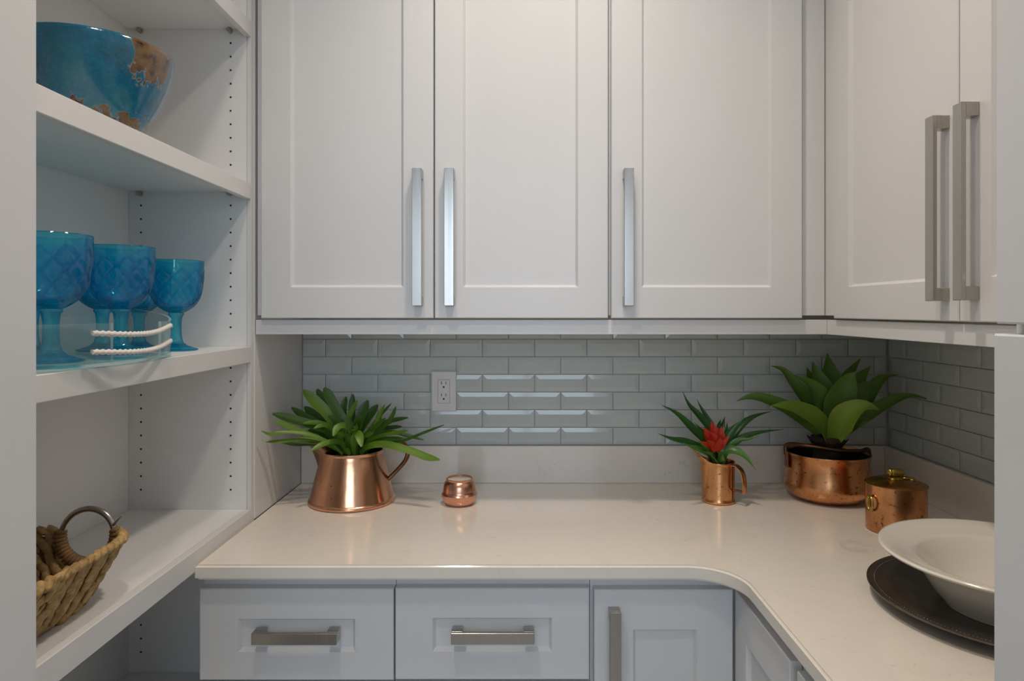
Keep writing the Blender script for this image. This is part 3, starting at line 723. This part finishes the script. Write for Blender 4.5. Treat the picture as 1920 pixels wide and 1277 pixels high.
# plates
kx, ky = 0.803, 1.104
ch = thing('charger_plate', 'large dark pewter charger plate under the white bowl', 'plate', (kx, ky, CTZ))
obj('plate_body', lathe_bm([(0, 0.003), (0.125, 0.0), (0.132, 0.003), (0.150, 0.010), (0.190, 0.0165), (0.2035, 0.0205), (0.2060, 0.0225), (0.2060, 0.0245), (0.2030, 0.0258), (0.199, 0.0245), (0.190, 0.0215), (0.152, 0.0150), (0.136, 0.0085), (0.130, 0.0065), (0, 0.0065)], seg=120), M['pewter'], ch, sm=50)
bm = bmesh.new()
for i in range(230):
    a = 2*PI*i/230; add_blob(bm, Matrix.Translation((0.1935*math.cos(a), 0.1935*math.sin(a), 0.0228)) @ Matrix.Diagonal((0.0015, 0.0015, 0.0012, 1)), 6, 4)
tag(obj('beading', bm, M['pewter'], ch, sm=80), kind='stuff')
wb = thing('pasta_bowl', 'wide rimmed cream white bowl stacked on the dark charger', 'bowl', (kx-0.002, ky-0.004, CTZ+0.0068))
obj('bowl_body', lathe_bm([(0, 0.003), (0.082, 0.003), (0.084, 0), (0.090, 0), (0.092, 0.004), (0.108, 0.022), (0.124, 0.048), (0.136, 0.066), (0.142, 0.070), (0.160, 0.0765), (0.182, 0.0830), (0.1868, 0.0850), (0.1885, 0.0880), (0.1870, 0.0905), (0.1830, 0.0905),
      (0.160, 0.0835), (0.140, 0.0775), (0.1340, 0.0765), (0.1285, 0.0720), (0.118, 0.053), (0.102, 0.028), (0.085, 0.012), (0, 0.009)], seg=120), M['china'], wb, sm=60)

# ------------------------------------------------------------------ plants
def leaf_bm(P, width, prof='strap', fold=0.15, thick=0.0012, hint=(0, -0.65, 0.75), n=14, curl=0.0):
    P = smooth_path(P, n); bm = bmesh.new(); rings = []; cols = 5
    for i, p in enumerate(P):
        t = i/n; T = (P[min(i+1, n)]-P[max(i-1, 0)]).normalized()
        H = Vector(hint).normalized(); S = T.cross(H)
        if S.length < 0.15: S = T.cross(Vector((0, -1, 0.2)))
        S.normalize(); U = S.cross(T).normalized()
        if U.dot(H) < 0: U = -U; 
        if prof == 'strap': wv = min(1, 0.55+t*1.6)*(1-max(0, (t-0.72)/0.28)**2.4*0.80)
        elif prof == 'lance': wv = (0.50+1.05*math.sin(PI*min(1, t*0.95+0.05)**0.9)*0.5)*(1-max(0, (t-0.35)/0.65)**1.8*0.97)
        elif prof == 'agave':
            k = t/0.42
            wv = (0.45+0.55*math.sin(min(1, k)*PI/2)) if t < 0.42 else max(0.02, (1-((t-0.42)/0.58)**1.3))
        elif prof == 'agave_long':
            wv = (0.50+0.50*math.sin(min(1, t/0.38)*PI/2)) if t < 0.38 else max(0.02, (1-((t-0.38)/0.62)**0.95))
        elif prof == 'bract': wv = math.sin(PI*(0.18+0.80*t))
        hw = max(width*0.5*wv, 0.0004); th = thick*(1-0.6*t)
        top = []; bot = []
        for j in range(cols):
            s = j/(cols-1)*2-1
            q = p+S*(s*hw)+U*(fold*hw*s*s*2.0)
            top.append(bm.verts.new(q+U*th*(1-s*s)*0.5)); bot.append(bm.verts.new(q-U*th*(1-s*s*0.8)))
        rings.append(top+bot[::-1])
    for A, Bq in zip(rings, rings[1:]):
        m_ = len(A)
        for j in range(m_): bm.faces.new((A[j], A[(j+1) % m_], Bq[(j+1) % m_], Bq[j]))
    bm.faces.new(rings[0][::-1]); bm.faces.new(rings[-1]); return bm
def add_leaf(plant, off, sc_, pts, Y0, Y1, wpx, m, prof, name='leaf', **k):
    """pts: base to tip in crop pixels; depth runs from Y0 (base) to Y1 (tip)"""
    W = []; n = len(pts)-1
    for i, (a, b) in enumerate(pts):
        Y = Y0+(Y1-Y0)*i/n; W.append(at(off[0]+a/sc_, off[1]+b/sc_, Y)-plant.location)
    o = obj(name, leaf_bm(W, wpx/sc_*((Y0+Y1)/2)/F, prof, **k), m, plant, sm=70); return o

# strap-leaved plant in the big jug
pa = thing('strap_leaf_plant', 'bushy green strap leaf plant growing from the large copper jug', 'plant', (jx, jy, CTZ+0.09))
O, S = (470, 560), 2.902; JB = jy
obj('root_clump', lathe_bm([(0, -0.045), (0.055, -0.045), (0.062, 0.0), (0.058, 0.024), (0.03, 0.034), (0, 0.036)], seg=20), M['trunk'], pa, sm=True)
D, Lg = M['leaf_a'], M['leaf_a2']
LA = [  # points base->tip, tip depth offset, width px, material
 ([(520, 830), (500, 740), (420, 630), (345, 555), (285, 497)], -0.03, 62, Lg),
 ([(530, 820), (500, 720), (430, 610), (385, 540), (362, 492)], 0.05, 42, D),
 ([(545, 820), (520, 700), (465, 600), (425, 530), (400, 484)], -0.02, 55, D),
 ([(545, 820), (525, 720), (505, 640), (508, 580), (520, 533)], 0.03, 36, D),
 ([(500, 830), (440, 740), (360, 680), (290, 640), (222, 592)], 0.02, 44, D),
 ([(510, 830), (460, 740), (390, 670), (340, 630), (293, 588)], 0.06, 50, D),
 ([(490, 830), (430, 730), (340, 690), (220, 655), (118, 626)], -0.068, 52, D),
 ([(500, 840), (420, 790), (310, 740), (215, 700), (125, 663)], -0.10, 36, Lg),
 ([(500, 845), (420, 780), (300, 735), (170, 728), (105, 740), (58, 720)], -0.155, 22, Lg),
 ([(500, 850), (430, 790), (300, 765), (180, 775), (80, 780)], -0.125, 24, Lg),
 ([(510, 850), (440, 800), (340, 790), (250, 792), (170, 784)], -0.05, 26, D),
 ([(560, 820), (555, 720), (552, 640), (552, 580), (556, 520)], 0.05, 38, D),
 ([(545, 830), (520, 730), (530, 660), (555, 605), (582, 553)], -0.03, 32, Lg),
 ([(570, 820), (575, 730), (590, 670), (615, 610), (637, 552)], 0.03, 56, D),
 ([(575, 825), (590, 730), (625, 670), (660, 620), (692, 577)], 0.05, 48, D),
 ([(590, 830), (615, 760), (670, 680), (720, 620), (766, 570)], 0.02, 18, D),
 ([(600, 830), (640, 770), (700, 720), (765, 650), (790, 588)], -0.02, 26, D),
 ([(600, 840), (640, 770), (680, 690), (705, 630), (730, 577)], -0.05, 24, Lg),
 ([(600, 830), (650, 740), (720, 680), (790, 660), (857, 648)], 0.04, 28, D),
 ([(600, 835), (650, 745), (710, 712), (770, 702), (822, 696)], 0.06, 28, D),
 ([(600, 845), (660, 760), (750, 725), (850, 745), (942, 770)], 0.0, 24, D),
 ([(610, 850), (700, 780), (820, 775), (930, 735), (1052, 687)], -0.04, 18, D),
 ([(600, 850), (640, 805), (740, 795), (870, 830), (960, 865), (1028, 878)], -0.10, 44, Lg),
 ([(590, 840), (650, 770), (740, 740), (800, 730), (856, 718)], -0.06, 24, Lg),
 ([(540, 850), (500, 790), (440, 780), (390, 795), (330, 826)], -0.11, 34, Lg),
 ([(560, 840), (555, 740), (520, 695), (475, 700), (450, 748)], -0.09, 40, Lg),
 ([(570, 850), (565, 780), (570, 740), (590, 745), (604, 806)], -0.10, 46, Lg),
 ([(550, 840), (530, 740), (540, 705), (575, 710), (578, 685)], -0.07, 30, Lg),
 ([(520, 845), (470, 730), (410, 690), (350, 675), (284, 680)], -0.06, 30, Lg),
 ([(520, 845), (480, 740), (430, 690), (390, 690), (345, 706)], -0.08, 28, Lg),
 ([(530, 845), (505, 770), (480, 700), (455, 660), (420, 640)], -0.06, 44, D),
 ([(555, 845), (560, 770), (580, 700), (590, 660), (612, 640)], -0.06, 40, D),
 ([(575, 845), (610, 770), (650, 720), (690, 690), (735, 650)], -0.07, 34, D),
 ([(520, 845), (470, 780), (400, 740), (350, 720), (300, 730)], -0.05, 40, D),
 ([(585, 850), (620, 800), (690, 770), (760, 765), (830, 760)], -0.05, 30, D),
 ([(545, 850), (540, 800), (520, 760), (500, 740), (470, 735)], -0.09, 46, D),
 ([(565, 850), (575, 800), (600, 760), (630, 745), (668, 735)], -0.09, 42, D),
 ([(550, 850), (545, 790), (545, 740), (540, 690), (535, 640)], -0.07, 40, D),
 ([(600, 845), (660, 775), (720, 700), (760, 670), (800, 652)], 0.03, 26, D),
 ([(600, 840), (640, 760), (690, 670), (700, 640), (720, 600)], 0.04, 30, D),
]
for pts, dy, wpx, mm in LA:
    add_leaf(pa, O, S, pts, JB+dy*0.3, JB+dy, wpx, mm, 'strap', fold=0.12, hint=(0.05, -0.75, 0.65))
# bromeliad in the small jug
pb = thing('bromeliad', 'small bromeliad with red centre rosette in the small copper jug', 'plant', (sx, sy, CTZ+0.07))
O, S = (1180, 640), 3.757
obj('root_clump', lathe_bm([(0, -0.04), (0.026, -0.04), (0.030, 0.0), (0.022, 0.030), (0, 0.036)], seg=16), M['trunk'], pb, sm=True)
D, Lg = M['leaf_b'], M['leaf_b2']
LB = [
 ([(600, 850), (540, 720), (440, 620), (330, 510), (226, 448)], -0.01, 78, D),
 ([(610, 830), (570, 640), (490, 530), (420, 450), (374, 354)], 0.03, 62, D),
 ([(615, 820), (590, 620), (545, 540), (505, 470), (475, 407)], 0.06, 40, D),
 ([(600, 850), (520, 770), (400, 715), (300, 690), (196, 648)], -0.06, 66, D),
 ([(610, 860), (560, 800), (480, 765), (430, 745), (370, 712)], -0.09, 60, Lg),
 ([(640, 850), (690, 720), (780, 600), (880, 530), (1007, 491)], 0.03, 60, D),
 ([(640, 840), (670, 720), (720, 640), (760, 590), (806, 545)], -0.01, 58, D),
 ([(640, 855), (700, 750), (800, 680), (930, 640), (1090, 621)], 0.0, 52, D),
 ([(645, 860), (700, 750), (770, 700), (840, 690), (922, 660)], -0.04, 42, Lg),
 ([(640, 860), (670, 785), (740, 775), (820, 820), (892, 908)], -0.07, 78, Lg),
 ([(610, 800), (570, 700), (520, 640), (455, 570)], 0.02, 44, D),
 ([(625, 790), (640, 680), (655, 600), (673, 530)], 0.05, 50, D),
 ([(620, 790), (625, 680), (630, 600), (645, 550)], 0.05, 50, D),
 ([(630, 800), (670, 700), (685, 640), (688, 570)], 0.03, 50, D),
 ([(605, 850), (575, 800), (540, 760), (470, 690)], -0.06, 50, Lg),
 ([(615, 862), (600, 830), (570, 800), (520, 775)], -0.08, 56, Lg),
 ([(625, 865), (640, 840), (650, 815), (660, 795)], -0.08, 54, Lg),
 ([(620, 850), (570, 780), (490, 740), (400, 690)], 0.02, 44, D),
]
for pts, dy, wpx, mm in LB:
    add_leaf(pb, O, S, pts, sy+dy*0.25, sy+dy, wpx, mm, 'lance', fold=0.22, hint=(0.1, -0.7, 0.7))
for pts, dy, wpx in [
 ([(605, 770), (585, 680), (578, 620), (577, 566)], 0.0, 46), ([(605, 770), (600, 680), (600, 620), (592, 572)], -0.008, 44), ([(600, 770), (560, 690), (540, 640), (522, 610)], -0.004, 56),
 ([(610, 770), (625, 690), (640, 640), (650, 600)], -0.002, 60), ([(605, 770), (580, 720), (555, 680), (535, 655)], -0.022, 60), ([(608, 770), (605, 720), (590, 670), (570, 640)], -0.028, 64),
 ([(612, 772), (640, 720), (655, 680), (665, 640)], -0.020, 60), ([(612, 775), (622, 735), (635, 700), (640, 675)], -0.032, 54), ([(600, 778), (575, 750), (540, 725), (490, 705)], -0.03, 40),
 ([(615, 778), (640, 745), (675, 700), (705, 670)], -0.03, 40), ([(605, 775), (590, 740), (565, 715), (545, 700)], -0.034, 54), ([(608, 770), (612, 690), (612, 640), (620, 605)], 0.008, 56)]:
    add_leaf(pb, O, S, pts, sy-0.012+dy*0.4, sy-0.012+dy, wpx, M['bract'], 'bract', 'bract', fold=0.25, hint=(0, -0.95, 0.3), n=8)
# agave in the pot
pc = thing('agave', 'broad leaved green agave rosette in the round copper pot', 'plant', (px_, py_, CTZ+0.07))
O, S = (1360, 630), 3.36; AY = py_
obj('trunk', lathe_bm([(0, 0.0), (0.034, 0.0), (0.036, 0.03), (0.034, 0.055), (0.036, 0.070), (0.045, 0.083), (0.040, 0.094), (0.02, 0.10), (0, 0.10)], seg=24), M['trunk'], pc, sm=True)
for a in range(8):
    th = a*PI/4+0.2; c_, s_ = math.cos(th), math.sin(th)
    obj('dry_scale', leaf_bm([Vector((0.030*c_, 0.030*s_, 0.062)), Vector((0.042*c_, 0.042*s_, 0.078)), Vector((0.052*c_, 0.052*s_, 0.092 if a % 2 else 0.086))], 0.030, 'bract', hint=(-c_*0.3, -s_*0.3, 1), n=6), M['trunk'], pc, sm=60)
D, Lg = M['leaf_c'], M['leaf_c2']
LC = [
 ([(640, 660), (520, 560), (380, 460), (230, 395), (140, 388), (68, 411)], 0.02, 110, D, 'agave_long'),
 ([(655, 655), (620, 530), (520, 420), (420, 290), (360, 215), (286, 187)], 0.05, 125, D, 'agave_long'),
 ([(660, 655), (645, 520), (600, 420), (540, 320), (440, 248)], -0.03, 175, D, 'agave'),
 ([(660, 640), (600, 450), (550, 320), (530, 250), (513, 198)], 0.09, 80, D, 'agave'),
 ([(662, 650), (640, 450), (600, 330), (570, 240), (550, 160)], 0.03, 150, D, 'agave'),
 ([(665, 640), (665, 400), (660, 280), (650, 200), (642, 108)], 0.07, 150, D, 'agave'),
 ([(668, 640), (690, 420), (695, 320), (690, 240), (684, 170)], 0.10, 80, D, 'agave'),
 ([(670, 640), (710, 420), (750, 290), (800, 210), (853, 139)], 0.07, 85, D, 'agave'),
 ([(675, 645), (740, 450), (810, 320), (860, 250), (916, 189)], 0.04, 110, D, 'agave'),
 ([(670, 655), (690, 500), (730, 380), (780, 280), (824, 224)], -0.04, 190, D, 'agave'),
 ([(680, 650), (760, 480), (830, 380), (880, 320), (940, 293)], 0.00, 130, D, 'agave'),
 ([(690, 655), (780, 530), (880, 390), (960, 290), (1020, 255), (1088, 245)], 0.03, 105, D, 'agave_long'),
 ([(690, 662), (800, 560), (930, 470), (1080, 395), (1180, 378), (1288, 402)], -0.02, 90, D, 'agave_long'),
 ([(650, 668), (600, 570), (510, 500), (400, 450), (290, 438)], -0.11, 150, Lg, 'agave'),
 ([(675, 668), (720, 560), (790, 490), (880, 450), (972, 466)], -0.12, 165, Lg, 'agave'),
]
for pts, dy, wpx, mm, pr in LC:
    add_leaf(pc, O, S, pts, AY+dy*0.22, AY+dy, wpx, mm, pr, fold=0.24, thick=0.003, hint=(0, -0.8, 0.6), n=18)
